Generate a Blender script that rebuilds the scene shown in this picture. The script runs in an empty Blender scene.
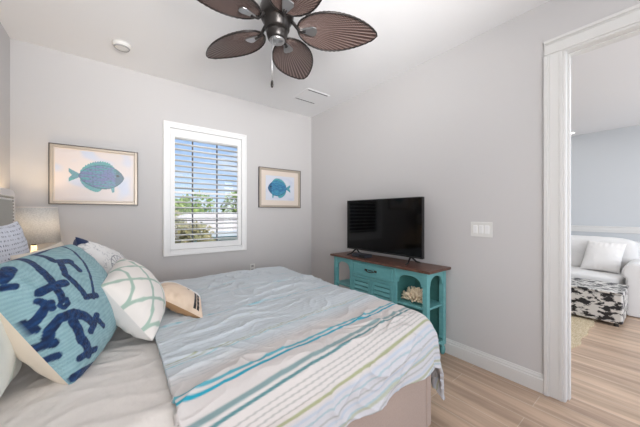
import bpy, bmesh, math, random
from mathutils import Vector, Matrix, noise
random.seed(7)
SC = bpy.context.scene
COL = SC.collection
PI = math.pi

def lin(c):
    c /= 255.0
    return c/12.92 if c <= 0.04045 else ((c+0.055)/1.055)**2.4
def rgb(r, g, b): return (lin(r), lin(g), lin(b), 1.0)
def mix(a, b, t):
    t = max(0.0, min(1.0, t)); return tuple(a[i]*(1-t)+b[i]*t for i in range(4))
def ss(a, b, x):
    t = max(0.0, min(1.0, (x-a)/(b-a))); return t*t*(3-2*t)

# ------------------------------------------------------------------ camera
cam_d = bpy.data.cameras.new('camera'); cam = bpy.data.objects.new('camera', cam_d); COL.objects.link(cam)
cam_d.sensor_width = 36.0; cam_d.lens = 36.0*269.0/640.0; cam_d.clip_start = 0.05; cam_d.clip_end = 300
cam.location = (0, 0, 1.30); cam.rotation_euler = (math.radians(90), 0, math.radians(-37.16))
SC.camera = cam

# ------------------------------------------------------------------ world, sun, room light, exposure
SC.view_settings.view_transform = 'Standard'; SC.view_settings.look = 'None'
SC.view_settings.gamma = 1.0; SC.view_settings.use_curve_mapping = False
SC.view_settings.exposure = 0.15

W = bpy.data.worlds.new('sky'); SC.world = W; W.use_nodes = True
nt = W.node_tree; nt.nodes.clear()
def N(t, kind, **kw):
    n = t.nodes.new(kind)
    for k, v in kw.items(): setattr(n, k, v)
    return n
tc = N(nt, 'ShaderNodeTexCoord'); sep = N(nt, 'ShaderNodeSeparateXYZ'); nt.links.new(tc.outputs['Generated'], sep.inputs[0])
gr = N(nt, 'ShaderNodeValToRGB'); nt.links.new(sep.outputs['Z'], gr.inputs[0])
gr.color_ramp.elements[0].position = 0.0; gr.color_ramp.elements[0].color = rgb(196, 219, 242)
gr.color_ramp.elements[1].position = 0.5; gr.color_ramp.elements[1].color = rgb(92, 150, 222)
mp = N(nt, 'ShaderNodeMapping'); mp.inputs['Scale'].default_value = (1.0, 1.0, 3.2); nt.links.new(tc.outputs['Generated'], mp.inputs[0])
no = N(nt, 'ShaderNodeTexNoise'); no.inputs['Scale'].default_value = 3.6; no.inputs['Detail'].default_value = 6
nt.links.new(mp.outputs[0], no.inputs['Vector'])
cr = N(nt, 'ShaderNodeValToRGB'); cr.color_ramp.elements[0].position = 0.50; cr.color_ramp.elements[1].position = 0.66
nt.links.new(no.outputs['Fac'], cr.inputs[0])
mx = N(nt, 'ShaderNodeMixRGB'); mx.inputs[2].default_value = rgb(240, 244, 250)
nt.links.new(cr.outputs[0], mx.inputs[0]); nt.links.new(gr.outputs[0], mx.inputs[1])
bg = N(nt, 'ShaderNodeBackground'); bg.inputs['Strength'].default_value = 1.1; nt.links.new(mx.outputs[0], bg.inputs[0])
wo = N(nt, 'ShaderNodeOutputWorld'); nt.links.new(bg.outputs[0], wo.inputs[0])

def light(name, kind, loc, rot, energy, col=(1, 1, 1), **kw):
    d = bpy.data.lights.new(name, kind); d.energy = energy; d.color = col
    for k, v in kw.items(): setattr(d, k, v)
    o = bpy.data.objects.new(name, d); COL.objects.link(o); o.location = loc; o.rotation_euler = rot
    return o
def aim(o, target):
    o.rotation_euler = (Vector(target)-o.location).to_track_quat('-Z', 'Y').to_euler()
s = light('sun', 'SUN', (20, -6, 20), (0, 0, 0), 5.0, (1, 0.96, 0.9), angle=0.01); aim(s, (20-6, -6+3.0, 20-8.5))
# added area fill behind the camera, outside the near wall
l = light('fill_near', 'AREA', (0.6, -5.0, 1.9), (0, 0, 0), 44, (1.0, 0.985, 0.97), shape='RECTANGLE', size=4.0, size_y=2.4); aim(l, (1.0, 2.4, 1.4))
# added area fill aimed up at the bedroom ceiling
l = light('fill_up_near', 'AREA', (0.5, -1.0, 1.1), (PI, 0, 0), 22, (1.0, 0.98, 0.96), shape='RECTANGLE', size=1.6, size_y=1.2); aim(l, (0.85, 1.5, 2.82))
l = light('fill_left', 'AREA', (-0.70, -0.95, 1.55), (0, 0, 0), 22, (1.0, 0.985, 0.97), shape='RECTANGLE', size=1.2, size_y=1.4); aim(l, (2.4, 1.6, 1.3))  # added fill lamp beside the left wall, which has no window
# added spot fill aimed at the far part of the ceiling
l = light('fill_spot', 'SPOT', (0.35, -0.5, 1.75), (0, 0, 0), 330, (1.0, 0.985, 0.97), spot_size=math.radians(88), spot_blend=1.0, shadow_soft_size=0.45); aim(l, (0.95, 1.75, 2.82))
# living room: ceiling lights and a bright window out of view
l = light('living_daylight', 'AREA', (4.0, -2.3, 1.5), (0, 0, 0), 46, (0.95, 0.975, 1.0), shape='RECTANGLE', size=2.4, size_y=1.8); aim(l, (4.9, 1.5, 1.0))
l = light('living_ceiling_light', 'AREA', (4.3, 0.8, 2.58), (0, 0, 0), 20, (0.96, 0.98, 1.0), shape='RECTANGLE', size=2.0, size_y=2.6)

# ------------------------------------------------------------------ materials
def mat(name, color=None, rough=0.6, metal=0.0, attr=None, bump=None, spec=0.5, emit=None, noise_mix=None, trans=0.0, sheen=0.0, coat=0.0):
    m = bpy.data.materials.new(name); m.use_nodes = True
    t = m.node_tree; b = t.nodes['Principled BSDF']
    b.inputs['Roughness'].default_value = rough; b.inputs['Metallic'].default_value = metal
    b.inputs['Specular IOR Level'].default_value = spec
    if sheen: b.inputs['Sheen Weight'].default_value = sheen
    if coat: b.inputs['Coat Weight'].default_value = coat; b.inputs['Coat Roughness'].default_value = 0.12
    if trans: b.inputs['Transmission Weight'].default_value = trans
    if color: b.inputs['Base Color'].default_value = color
    src = None
    if attr:
        a = N(t, 'ShaderNodeAttribute', attribute_name=attr); src = a.outputs['Color']
    if noise_mix:                      # (second colour, scale, stretch, strength)
        c2, scl, st, k = noise_mix
        tcx = N(t, 'ShaderNodeTexCoord'); mpx = N(t, 'ShaderNodeMapping'); mpx.inputs['Scale'].default_value = st
        nx = N(t, 'ShaderNodeTexNoise'); nx.inputs['Scale'].default_value = scl; nx.inputs['Detail'].default_value = 5
        rx = N(t, 'ShaderNodeMapRange'); rx.inputs[1].default_value = 0.35; rx.inputs[2].default_value = 0.65; rx.inputs[4].default_value = k
        mm = N(t, 'ShaderNodeMixRGB'); mm.inputs[2].default_value = c2
        t.links.new(tcx.outputs['Object'], mpx.inputs[0]); t.links.new(mpx.outputs[0], nx.inputs['Vector'])
        t.links.new(nx.outputs['Fac'], rx.inputs[0]); t.links.new(rx.outputs[0], mm.inputs[0])
        if src: t.links.new(src, mm.inputs[1])
        else: mm.inputs[1].default_value = color
        src = mm.outputs[0]
    if src: t.links.new(src, b.inputs['Base Color'])
    if bump:                           # (scale, strength, distance)
        tcb = N(t, 'ShaderNodeTexCoord'); nb = N(t, 'ShaderNodeTexNoise'); nb.inputs['Scale'].default_value = bump[0]; nb.inputs['Detail'].default_value = 4
        bb = N(t, 'ShaderNodeBump'); bb.inputs['Strength'].default_value = bump[1]; bb.inputs['Distance'].default_value = bump[2]
        t.links.new(tcb.outputs['Object'], nb.inputs['Vector']); t.links.new(nb.outputs['Fac'], bb.inputs['Height']); t.links.new(bb.outputs[0], b.inputs['Normal'])
    if emit:
        b.inputs['Emission Color'].default_value = emit[0]; b.inputs['Emission Strength'].default_value = emit[1]
    return m

M = {}
M['wall'] = mat('wall_paint', rgb(207, 205, 205), 0.85, bump=(180, 0.08, 0.002), spec=0.2)
M['wall_blue'] = mat('living_wall_paint', rgb(200, 203, 206), 0.85, bump=(180, 0.08, 0.002), spec=0.2)
M['ceiling'] = mat('ceiling_paint', rgb(238, 238, 239), 0.9, bump=(140, 0.08, 0.002), spec=0.2)
M['trim'] = mat('trim_paint', rgb(222, 221, 219), 0.4, bump=(12, 0.01, 0.001))
M['shutter'] = mat('shutter_paint', rgb(244, 244, 244), 0.4, bump=(30, 0.03, 0.001))
M['white_plastic'] = mat('white_plastic', rgb(230, 229, 226), 0.4, bump=(60, 0.02, 0.001))
M['black_plastic'] = mat('black_plastic', rgb(18, 18, 20), 0.35, bump=(60, 0.02, 0.001))
M['dark_slot'] = mat('dark_slot', rgb(70, 72, 74), 0.7, bump=(60, 0.02, 0.001))
M['soft_grey'] = mat('grey_plastic', rgb(168, 168, 168), 0.5, bump=(60, 0.02, 0.001))
M['screen'] = mat('screen_glass', rgb(3, 3, 4), 0.07, spec=0.22, bump=(4, 0.004, 0.001))
M['teal'] = mat('teal_paint', rgb(114, 178, 180), 0.42, noise_mix=(rgb(98, 164, 168), 9, (1, 1, 4), 0.55), bump=(50, 0.08, 0.002))
M['teal_dark'] = mat('teal_paint_dark', rgb(72, 128, 124), 0.5, noise_mix=(rgb(62, 114, 112), 9, (1, 1, 4), 0.5), bump=(50, 0.08, 0.002))  # darker teal for inner panels; also the painted shade behind the door louvers
M['walnut'] = mat('console_top_wood', rgb(112, 76, 62), 0.38, noise_mix=(rgb(70, 44, 36), 16, (9, 1, 9), 0.8), bump=(60, 0.1, 0.002))
M['bronze'] = mat('aged_bronze', rgb(70, 58, 48), 0.35, metal=0.8, bump=(60, 0.05, 0.001))
M['fan_metal'] = mat('fan_dark_metal', rgb(52, 49, 48), 0.3, metal=0.6, bump=(60, 0.03, 0.001))
M['fan_silver'] = mat('fan_brushed_metal', rgb(180, 180, 182), 0.3, metal=0.9, bump=(60, 0.03, 0.001))
M['blade'] = mat('palm_leaf_blade', None, 0.3, attr='Col', bump=(60, 0.03, 0.001), coat=0.25)
M['uphol'] = mat('bed_upholstery', rgb(172, 154, 144), 0.9, bump=(260, 0.35, 0.002), sheen=0.2, noise_mix=(rgb(162, 145, 136), 120, (1, 1, 1), 0.5))
M['headboard'] = mat('headboard_linen', rgb(168, 165, 156), 0.9, bump=(260, 0.35, 0.002), sheen=0.2, noise_mix=(rgb(156, 153, 146), 120, (1, 1, 1), 0.5))
M['head_border'] = mat('headboard_border', rgb(228, 222, 218), 0.9, bump=(260, 0.3, 0.002), sheen=0.2)
M['nail'] = mat('nailhead', rgb(205, 200, 188), 0.25, metal=0.9, bump=(60, 0.02, 0.001))
M['sheet'] = mat('sheet_cotton', rgb(218, 211, 205), 0.9, bump=(7, 0.35, 0.03), sheen=0.2)
M['cloth'] = mat('patterned_cloth', None, 0.9, attr='Col', bump=(220, 0.22, 0.003), sheen=0.15)
M['tuft'] = mat('tufted_cloth', None, 0.95, attr='Col', bump=(150, 0.9, 0.006), sheen=0.1)
M['art'] = mat('art_print', None, 0.35, attr='Col', spec=0.6, bump=(200, 0.02, 0.001))
M['mat_board'] = mat('mat_board', rgb(226, 214, 203), 0.6, bump=(200, 0.02, 0.001))
M['frame_wood'] = mat('frame_champagne', rgb(184, 172, 158), 0.35, metal=0.2, bump=(60, 0.05, 0.001))
M['frame_dark'] = mat('frame_dark_edge', rgb(84, 78, 76), 0.4, metal=0.1, bump=(60, 0.05, 0.001))
M['coral'] = mat('coral', rgb(240, 220, 190), 0.8, bump=(80, 0.4, 0.003), noise_mix=(rgb(240, 222, 196), 40, (1, 1, 1), 0.8))
M['sofa'] = mat('sofa_slipcover', rgb(226, 224, 222), 0.9, bump=(11, 0.4, 0.02), sheen=0.2)
M['jute'] = mat('jute', rgb(214, 198, 168), 0.95, bump=(120, 0.8, 0.006), noise_mix=(rgb(172, 150, 118), 22, (1, 6, 1), 0.7))
M['nightstand'] = mat('nightstand_paint', rgb(150, 140, 130), 0.5, noise_mix=(rgb(130, 120, 110), 12, (1, 6, 6), 0.6), bump=(60, 0.06, 0.002))
M['ceramic'] = mat('lamp_ceramic', rgb(236, 226, 206), 0.25, bump=(20, 0.04, 0.002))
M['leaf_a'] = mat('leaf_green', rgb(98, 130, 50), 0.6, noise_mix=(rgb(168, 184, 84), 3, (1, 1, 1), 0.8))
M['leaf_b'] = mat('leaf_olive', rgb(134, 132, 84), 0.6, noise_mix=(rgb(168, 150, 104), 3, (1, 1, 1), 0.8))
M['bark'] = mat('bark', rgb(110, 94, 80), 0.9, bump=(12, 0.8, 0.03))
M['house_wall'] = mat('house_teal_siding', rgb(120, 168, 178), 0.8, bump=(30, 0.1, 0.004))
M['house_trim'] = mat('house_white_trim', rgb(235, 235, 235), 0.6, bump=(30, 0.04, 0.002))
M['roof'] = mat('roof_shingle', rgb(206, 197, 186), 0.9, noise_mix=(rgb(180, 172, 164), 8, (1, 6, 1), 0.7), bump=(20, 0.3, 0.01))
M['grass'] = mat('lawn', rgb(110, 130, 78), 0.95, noise_mix=(rgb(140, 146, 96), 1.2, (1, 1, 1), 0.8))
M['lens'] = mat('downlight_lens', rgb(255, 255, 255), 0.4, emit=((1, 0.98, 0.94, 1), 5.0))
M['pane'] = None
g = bpy.data.materials.new('window_glass'); g.use_nodes = True; t = g.node_tree; t.nodes.clear()
tr = N(t, 'ShaderNodeBsdfTransparent'); gl = N(t, 'ShaderNodeBsdfGlossy'); gl.inputs['Roughness'].default_value = 0.02
fr = N(t, 'ShaderNodeFresnel'); fr.inputs[0].default_value = 1.45; ms = N(t, 'ShaderNodeMixShader'); out = N(t, 'ShaderNodeOutputMaterial')
t.links.new(fr.outputs[0], ms.inputs[0]); t.links.new(tr.outputs[0], ms.inputs[1]); t.links.new(gl.outputs[0], ms.inputs[2]); t.links.new(ms.outputs[0], out.inputs[0])
M['pane'] = g

def shade_mat():
    m = bpy.data.materials.new('lamp_shade_linen'); m.use_nodes = True; t = m.node_tree; t.nodes.clear()
    d = N(t, 'ShaderNodeBsdfDiffuse'); tl = N(t, 'ShaderNodeBsdfTranslucent'); ms = N(t, 'ShaderNodeMixShader'); ms.inputs[0].default_value = 0.2
    tcx = N(t, 'ShaderNodeTexCoord'); nx = N(t, 'ShaderNodeTexNoise'); nx.inputs['Scale'].default_value = 130; nx.inputs['Detail'].default_value = 4
    rp = N(t, 'ShaderNodeValToRGB'); rp.color_ramp.elements[0].position = 0.38; rp.color_ramp.elements[0].color = rgb(206, 206, 206)
    rp.color_ramp.elements[1].position = 0.62; rp.color_ramp.elements[1].color = rgb(224, 224, 223)
    t.links.new(tcx.outputs['Object'], nx.inputs['Vector']); t.links.new(nx.outputs['Fac'], rp.inputs[0])
    t.links.new(rp.outputs[0], d.inputs[0]); t.links.new(rp.outputs[0], tl.inputs[0])
    o = N(t, 'ShaderNodeOutputMaterial'); t.links.new(d.outputs[0], ms.inputs[1]); t.links.new(tl.outputs[0], ms.inputs[2]); t.links.new(ms.outputs[0], o.inputs[0])
    return m
M['shade'] = shade_mat()

def floor_mat():
    m = bpy.data.materials.new('oak_plank_floor'); m.use_nodes = True; t = m.node_tree; b = t.nodes['Principled BSDF']
    b.inputs['Roughness'].default_value = 0.36; b.inputs['Specular IOR Level'].default_value = 0.4
    tcx = N(t, 'ShaderNodeTexCoord')
    mpb = N(t, 'ShaderNodeMapping'); mpb.inputs['Rotation'].default_value = (0, 0, PI/2)
    br = N(t, 'ShaderNodeTexBrick'); br.inputs['Scale'].default_value = 1.0; br.inputs['Brick Width'].default_value = 1.25; br.inputs['Row Height'].default_value = 0.165
    br.inputs['Mortar Size'].default_value = 0.0022; br.inputs['Mortar Smooth'].default_value = 0.1
    br.inputs['Color1'].default_value = rgb(212, 186, 162); br.inputs['Color2'].default_value = rgb(194, 168, 147); br.inputs['Mortar'].default_value = rgb(216, 200, 182)
    br.offset = 0.37
    t.links.new(tcx.outputs['Object'], mpb.inputs[0]); t.links.new(mpb.outputs[0], br.inputs['Vector'])
    mpn = N(t, 'ShaderNodeMapping'); mpn.inputs['Scale'].default_value = (14, 0.9, 1)
    nx = N(t, 'ShaderNodeTexNoise'); nx.inputs['Scale'].default_value = 1.2; nx.inputs['Detail'].default_value = 7; nx.inputs['Distortion'].default_value = 0.6
    t.links.new(tcx.outputs['Object'], mpn.inputs[0]); t.links.new(mpn.outputs[0], nx.inputs['Vector'])
    rp = N(t, 'ShaderNodeValToRGB'); rp.color_ramp.elements[0].position = 0.33; rp.color_ramp.elements[0].color = (0.6, 0.56, 0.53, 1)
    rp.color_ramp.elements[1].position = 0.66; rp.color_ramp.elements[1].color = (1.05, 1.03, 1.0, 1)
    t.links.new(nx.outputs['Fac'], rp.inputs[0])
    mm = N(t, 'ShaderNodeMixRGB', blend_type='MULTIPLY'); mm.inputs[0].default_value = 0.85
    t.links.new(br.outputs['Color'], mm.inputs[1]); t.links.new(rp.outputs[0], mm.inputs[2]); t.links.new(mm.outputs[0], b.inputs['Base Color'])
    return m
M['floor'] = floor_mat()

def hide_mat():
    m = bpy.data.materials.new('cowhide'); m.use_nodes = True; t = m.node_tree; b = t.nodes['Principled BSDF']; b.inputs['Roughness'].default_value = 0.45
    tcx = N(t, 'ShaderNodeTexCoord'); mpn = N(t, 'ShaderNodeMapping'); mpn.inputs['Scale'].default_value = (1.3, 0.75, 1.6)
    nx = N(t, 'ShaderNodeTexNoise'); nx.inputs['Scale'].default_value = 12.5; nx.inputs['Detail'].default_value = 6; nx.inputs['Roughness'].default_value = 0.6
    rp = N(t, 'ShaderNodeValToRGB'); rp.color_ramp.elements[0].position = 0.49; rp.color_ramp.elements[0].color = rgb(212, 209, 204)
    rp.color_ramp.elements[1].position = 0.53; rp.color_ramp.elements[1].color = rgb(30, 30, 34)
    t.links.new(tcx.outputs['Object'], mpn.inputs[0]); t.links.new(mpn.outputs[0], nx.inputs['Vector']); t.links.new(nx.outputs['Fac'], rp.inputs[0]); t.links.new(rp.outputs[0], b.inputs['Base Color'])
    return m
M['cowhide'] = hide_mat()

# ------------------------------------------------------------------ mesh helpers
class MB:
    def __init__(s): s.v = []; s.f = []; s.c = []
    def quad_box(s, x0, x1, y0, y1, z0, z1, Mx=None):
        n = len(s.v)
        for x in (x0, x1):
            for y in (y0, y1):
                for z in (z0, z1):
                    p = Vector((x, y, z)); s.v.append(Mx @ p if Mx else p)
        for q in ((0, 1, 3, 2), (4, 6, 7, 5), (0, 4, 5, 1), (2, 3, 7, 6), (0, 2, 6, 4), (1, 5, 7, 3)): s.f.append([n+i for i in q])
        return s
    def cyl(s, a, b, r0, r1=None, n=16, cap=True):
        a, b = Vector(a), Vector(b); r1 = r0 if r1 is None else r1
        return s.tube([a, b], [r0, r1], n, cap)
    def tube(s, pts, rad, n=10, cap=True):
        pts = [Vector(p) for p in pts]
        if not isinstance(rad, (list, tuple)): rad = [rad]*len(pts)
        base = len(s.v); up = None
        for i, p in enumerate(pts):
            d = (pts[min(i+1, len(pts)-1)]-pts[max(i-1, 0)]).normalized()
            if up is None: up = Vector((0, 0, 1)) if abs(d.z) < 0.9 else Vector((1, 0, 0))
            u = (up-d*up.dot(d)).normalized(); w = d.cross(u); up = u
            for k in range(n):
                a = 2*PI*k/n; s.v.append(p+(u*math.cos(a)+w*math.sin(a))*rad[i])
        for i in range(len(pts)-1):
            for k in range(n):
                s.f.append([base+i*n+k, base+i*n+(k+1) % n, base+(i+1)*n+(k+1) % n, base+(i+1)*n+k])
        if cap:
            s.f.append([base+k for k in range(n)][::-1]); s.f.append([base+(len(pts)-1)*n+k for k in range(n)])
        return s
    def lathe(s, c, prof, n=32, cap=True):
        c = Vector(c); base = len(s.v)
        for r, z in prof:
            for k in range(n):
                a = 2*PI*k/n; s.v.append(c+Vector((r*math.cos(a), r*math.sin(a), z)))
        for i in range(len(prof)-1):
            for k in range(n): s.f.append([base+i*n+k, base+i*n+(k+1) % n, base+(i+1)*n+(k+1) % n, base+(i+1)*n+k])
        if cap:
            s.f.append([base+k for k in range(n)][::-1]); s.f.append([base+(len(prof)-1)*n+k for k in range(n)])
        return s
    def prism(s, poly, axis, a, b):      # poly of 2d points, extruded along an axis from a to b
        n = len(s.v); m = len(poly)
        for h in (a, b):
            for p, q in poly:
                s.v.append(Vector({'x': (h, p, q), 'y': (p, h, q), 'z': (p, q, h)}[axis]))
        for i in range(m): s.f.append([n+i, n+(i+1) % m, n+m+(i+1) % m, n+m+i])
        s.f.append([n+i for i in range(m)][::-1]); s.f.append([n+m+i for i in range(m)])
        return s
    def strip(s, lower, upper, axis, a, b):   # solid between two matching polylines (arches)
        for i in range(len(lower)-1):
            s.prism([lower[i], lower[i+1], upper[i+1], upper[i]], axis, a, b)
        return s
    def sheet(s, fn, nu, nv, cf=None):
        n = len(s.v)
        for j in range(nv+1):
            for i in range(nu+1):
                u, v = i/nu, j/nv; s.v.append(Vector(fn(u, v)))
                if cf: s.c.append(cf(u, v))
        for j in range(nv):
            for i in range(nu):
                a = n+j*(nu+1)+i; s.f.append([a, a+1, a+nu+2, a+nu+1])
        return s

def root_loc(p):
    while p.parent: p = p.parent
    return p.location
def build(name, mb, material, parent=None, smooth=False, bevel=0, origin=None, subsurf=0, auto=None, solid=0):
    me = bpy.data.meshes.new(name)
    if parent is not None: off = Vector(root_loc(parent))
    elif origin is not None: off = Vector(origin)
    else:
        xs = [v.x for v in mb.v]; ys = [v.y for v in mb.v]; zs = [v.z for v in mb.v]
        off = Vector(((min(xs)+max(xs))/2, (min(ys)+max(ys))/2, min(zs)))
    me.from_pydata([tuple(v-off) for v in mb.v], [], mb.f)
    if mb.c:
        ca = me.color_attributes.new('Col', 'FLOAT_COLOR', 'POINT')
        flat = []
        for c in mb.c: flat.extend(c)
        ca.data.foreach_set('color', flat)
    bm = bmesh.new(); bm.from_mesh(me); bmesh.ops.recalc_face_normals(bm, faces=bm.faces)
    bm.to_mesh(me); bm.free()
    me.materials.append(material)
    if smooth:
        for p in me.polygons: p.use_smooth = True
    o = bpy.data.objects.new(name, me); COL.objects.link(o)
    if parent is None: o.location = off
    else: o.parent = parent
    if solid:
        md = o.modifiers.new('thickness', 'SOLIDIFY'); md.thickness = solid; md.offset = -1
    if bevel:
        md = o.modifiers.new('bevel', 'BEVEL'); md.width = bevel; md.segments = 3 if bevel > 0.01 else 2; md.limit_method = 'ANGLE'; md.angle_limit = math.radians(40)
        if smooth is None: pass
    if subsurf:
        md = o.modifiers.new('subdivide', 'SUBSURF'); md.levels = subsurf; md.render_levels = subsurf
    return o
def box(x0, x1, y0, y1, z0, z1): return MB().quad_box(x0, x1, y0, y1, z0, z1)
def tag(o, label, cat, group=None, kind=None):
    o['label'] = label; o['category'] = cat
    if group: o['group'] = group
    if kind: o['kind'] = kind
    return o
def thing(name, label, cat, loc, group=None):
    o = bpy.data.objects.new(name, None); COL.objects.link(o); o.location = loc; o.empty_display_size = 0.1
    return tag(o, label, cat, group)
def struct(name, mb, m, bevel=0, parent=None, label=None, cat=None):
    o = build(name, mb, m, parent=parent, bevel=bevel)
    if parent is None:
        o['kind'] = 'structure'
        if label: o['label'] = label; o['category'] = cat or name.split('_')[0]
    return o
def soft(x0, x1, y0, y1, z0, z1, n=10, p=5.0, wob=0.0, seed=0, bulge=0.0):
    """cushion-like box: superellipsoid-rounded with gentle unevenness"""
    mb = MB(); c = Vector(((x0+x1)/2, (y0+y1)/2, (z0+z1)/2)); h = Vector(((x1-x0)/2, (y1-y0)/2, (z1-z0)/2))
    idx = {}
    def vert(i, j, k):
        key = (i, j, k)
        if key in idx: return idx[key]
        a = Vector((2*i/n-1, 2*j/n-1, 2*k/n-1))
        r = (abs(a.x)**p+abs(a.y)**p+abs(a.z)**p)**(1/p)
        q = a/r if r > 0 else a
        pt = Vector((c.x+q.x*h.x, c.y+q.y*h.y, c.z+q.z*h.z))
        if wob:
            d = noise.noise_vector(pt*5+Vector((seed, 0, 0)))*wob + noise.noise_vector(pt*14+Vector((0, seed, 0)))*wob*0.35
            pt += d
        idx[key] = len(mb.v); mb.v.append(pt); return idx[key]
    for a in range(n):
        for b in range(n):
            for e in (0, n):
                mb.f.append([vert(e, a, b), vert(e, a+1, b), vert(e, a+1, b+1), vert(e, a, b+1)])
                mb.f.append([vert(a, e, b), vert(a+1, e, b), vert(a+1, e, b+1), vert(a, e, b+1)])
                mb.f.append([vert(a, b, e), vert(a+1, b, e), vert(a+1, b+1, e), vert(a, b+1, e)])
    return mb

# ------------------------------------------------------------------ room shell
XL, XR, YB, YN, HC = -0.733, 2.467, 3.48, -1.65, 2.82
WT = 0.13
struct('floor', box(XL-WT, 6.2+WT, -2.45, YB+WT, -0.12, 0), M['floor'])
struct('ceiling', box(XL-WT, XR+WT, YN-WT, YB+WT, HC, HC+0.1), M['ceiling'])
struct('wall_left', box(XL-WT, XL, YN-WT, YB+WT, 0, HC), M['wall'])
WX0, WX1, WZ0, WZ1 = 0.470, 1.338, 0.865, 2.295
b = MB()
b.quad_box(XL, WX0, YB, YB+WT, 0, HC); b.quad_box(WX1, XR, YB, YB+WT, 0, HC)
b.quad_box(WX0, WX1, YB, YB+WT, 0, WZ0); b.quad_box(WX0, WX1, YB, YB+WT, WZ1, HC)
struct('wall_back', b, M['wall'])
DY0, DY1, DZ = -1.05, 0.452, 2.415
b = MB()
b.quad_box(XR, XR+WT, DY1+0.012, YB+WT, 0, HC); b.quad_box(XR, XR+WT, YN-WT, DY0-0.012, 0, HC); b.quad_box(XR, XR+WT, DY0-0.012, DY1+0.012, DZ+0.012, HC)
struct('wall_right', b, M['wall'])
b = MB()     # near wall behind the camera, unseen, its broad opening added to let light in
b.quad_box(XL, -0.35, YN-WT, YN, 0, HC); b.quad_box(2.25, XR, YN-WT, YN, 0, HC)
b.quad_box(-0.35, 2.25, YN-WT, YN, 0, 0.8); b.quad_box(-0.35, 2.25, YN-WT, YN, 2.5, HC)
struct('wall_near', b, M['wall'])

# living room beyond the doorway
HL = 2.62
struct('ceiling_living', box(XR+WT, 6.2+WT, -2.45, YB+WT, HL, HL+0.1), M['ceiling'])
struct('wall_far', box(6.2, 6.2+WT, -2.45, YB+WT, 0, HL), M['wall_blue'])
struct('wall_living_back', box(XR+WT, 6.2, YB, YB+WT, 0, HL), M['wall_blue'])
b = box(6.178, 6.2, -2.45, YB, 1.035, 1.09).quad_box(6.165, 6.2, -2.45, YB, 1.085, 1.10).quad_box(6.188, 6.2, -2.45, YB, 1.0, 1.035)
struct('trim_2', b, M['trim'], bevel=0.003)
struct('baseboard_far', box(6.182, 6.2, -2.45, YB, 0, 0.13), M['trim'], bevel=0.003)
# door casing with a stepped profile
def casing(mb, a0, a1, lo, hi, vertical, side):
    """side = +1: moulding grows towards +axis from the opening edge"""
    prof = [(0.0, 0.012, 0.010), (0.012, 0.030, 0.016), (0.030, 0.082, 0.013), (0.082, 0.090, 0.018), (0.090, 0.112, 0.026)]
    for p0, p1, th in prof:
        if vertical:
            y0, y1 = (a0+p0, a0+p1) if side > 0 else (a0-p1, a0-p0)
            mb.quad_box(XR-th, XR, y0, y1, lo, hi+p1 if False else hi)
        else:
            mb.quad_box(XR-th, XR, lo, hi, a0+p0, a0+p1)
    return mb
b = MB(); casing(b, DY1+0.004, 0, 0, DZ+0.004, True, 1)
casing(b, DY0-0.004, 0, 0, DZ+0.004, True, -1)
casing(b, DZ+0.004, 0, DY0-0.116, DY1+0.116, False, 1)
tr1 = struct('trim_1', b, M['trim'], bevel=0.002)
b = box(XR-0.004, XR+WT+0.004, DY1, DY1+0.012, 0, DZ).quad_box(XR-0.004, XR+WT+0.004, DY0-0.012, DY0, 0, DZ).quad_box(XR-0.004, XR+WT+0.004, DY0-0.012, DY1+0.012, DZ, DZ+0.012)
b.quad_box(XR+0.045, XR+0.085, DY1-0.011, DY1, 0, DZ-0.011).quad_box(XR+0.045, XR+0.085, DY0, DY1, DZ-0.011, DZ)
struct('door_1', b, M['trim'], bevel=0.002)
# baseboards
def base_prof(mb, axis, lo, hi, face):
    sgn = -1
    pts = [(0, 0), (0.016, 0), (0.016, 0.095), (0.011, 0.102), (0.012, 0.112), (0.006, 0.122), (0.004, 0.132), (0, 0.134)]
    mb.prism([(face-p, q) for p, q in pts], axis, lo, hi)
b = MB(); base_prof(b, 'y', DY1+0.116, YB, XR); struct('baseboard_right', b, M['trim'])
b = MB(); base_prof(b, 'x', XL, XR-0.016, YB); struct('baseboard_back', b, M['trim'])

# ------------------------------------------------------------------ window with plantation shutter
b = MB()
FX0, FX1, FZ0, FZ1 = 0.425, 1.383, 0.820, 2.340
fw = 0.062
b.quad_box(FX0, FX0+fw, YB-0.028, YB+0.03, FZ0, FZ1); b.quad_box(FX1-fw, FX1, YB-0.028, YB+0.03, FZ0, FZ1)
b.quad_box(FX0+fw, FX1-fw, YB-0.028, YB+0.03, FZ0, FZ0+fw); b.quad_box(FX0+fw, FX1-fw, YB-0.028, YB+0.03, FZ1-fw, FZ1)
for (a0, a1, c0, c1) in ((FX0-0.004, FX0+0.02, FZ0-0.004, FZ1+0.004), (FX1-0.02, FX1+0.004, FZ0-0.004, FZ1+0.004), (FX0+0.02, FX1-0.02, FZ0-0.004, FZ0+0.02), (FX0+0.02, FX1-0.02, FZ1-0.02, FZ1+0.004)):
    b.quad_box(a0, a1, YB-0.036, YB-0.001, c0, c1)
win = struct('window_1', b, M['shutter'], bevel=0.003)
sx0, sx1, sz0, sz1 = FX0+fw+0.003, FX1-fw-0.003, FZ0+fw+0.003, FZ1-fw-0.003
b = MB(); st = 0.048
LZ0, LZ1 = 0.955, 2.185
b.quad_box(sx0, sx0+st, YB-0.014, YB+0.014, sz0, sz1); b.quad_box(sx1-st, sx1, YB-0.014, YB+0.014, sz0, sz1)
b.quad_box(sx0+st, sx1-st, YB-0.014, YB+0.014, sz0, LZ0); b.quad_box(sx0+st, sx1-st, YB-0.014, YB+0.014, LZ1, sz1)
build('shutter_frame', b, M['shutter'], win, bevel=0.002)
build('shutter_rail', box(sx0+st, sx1-st, YB-0.014, YB+0.014, 1.532, 1.558), M['shutter'], win, bevel=0.002)
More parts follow.
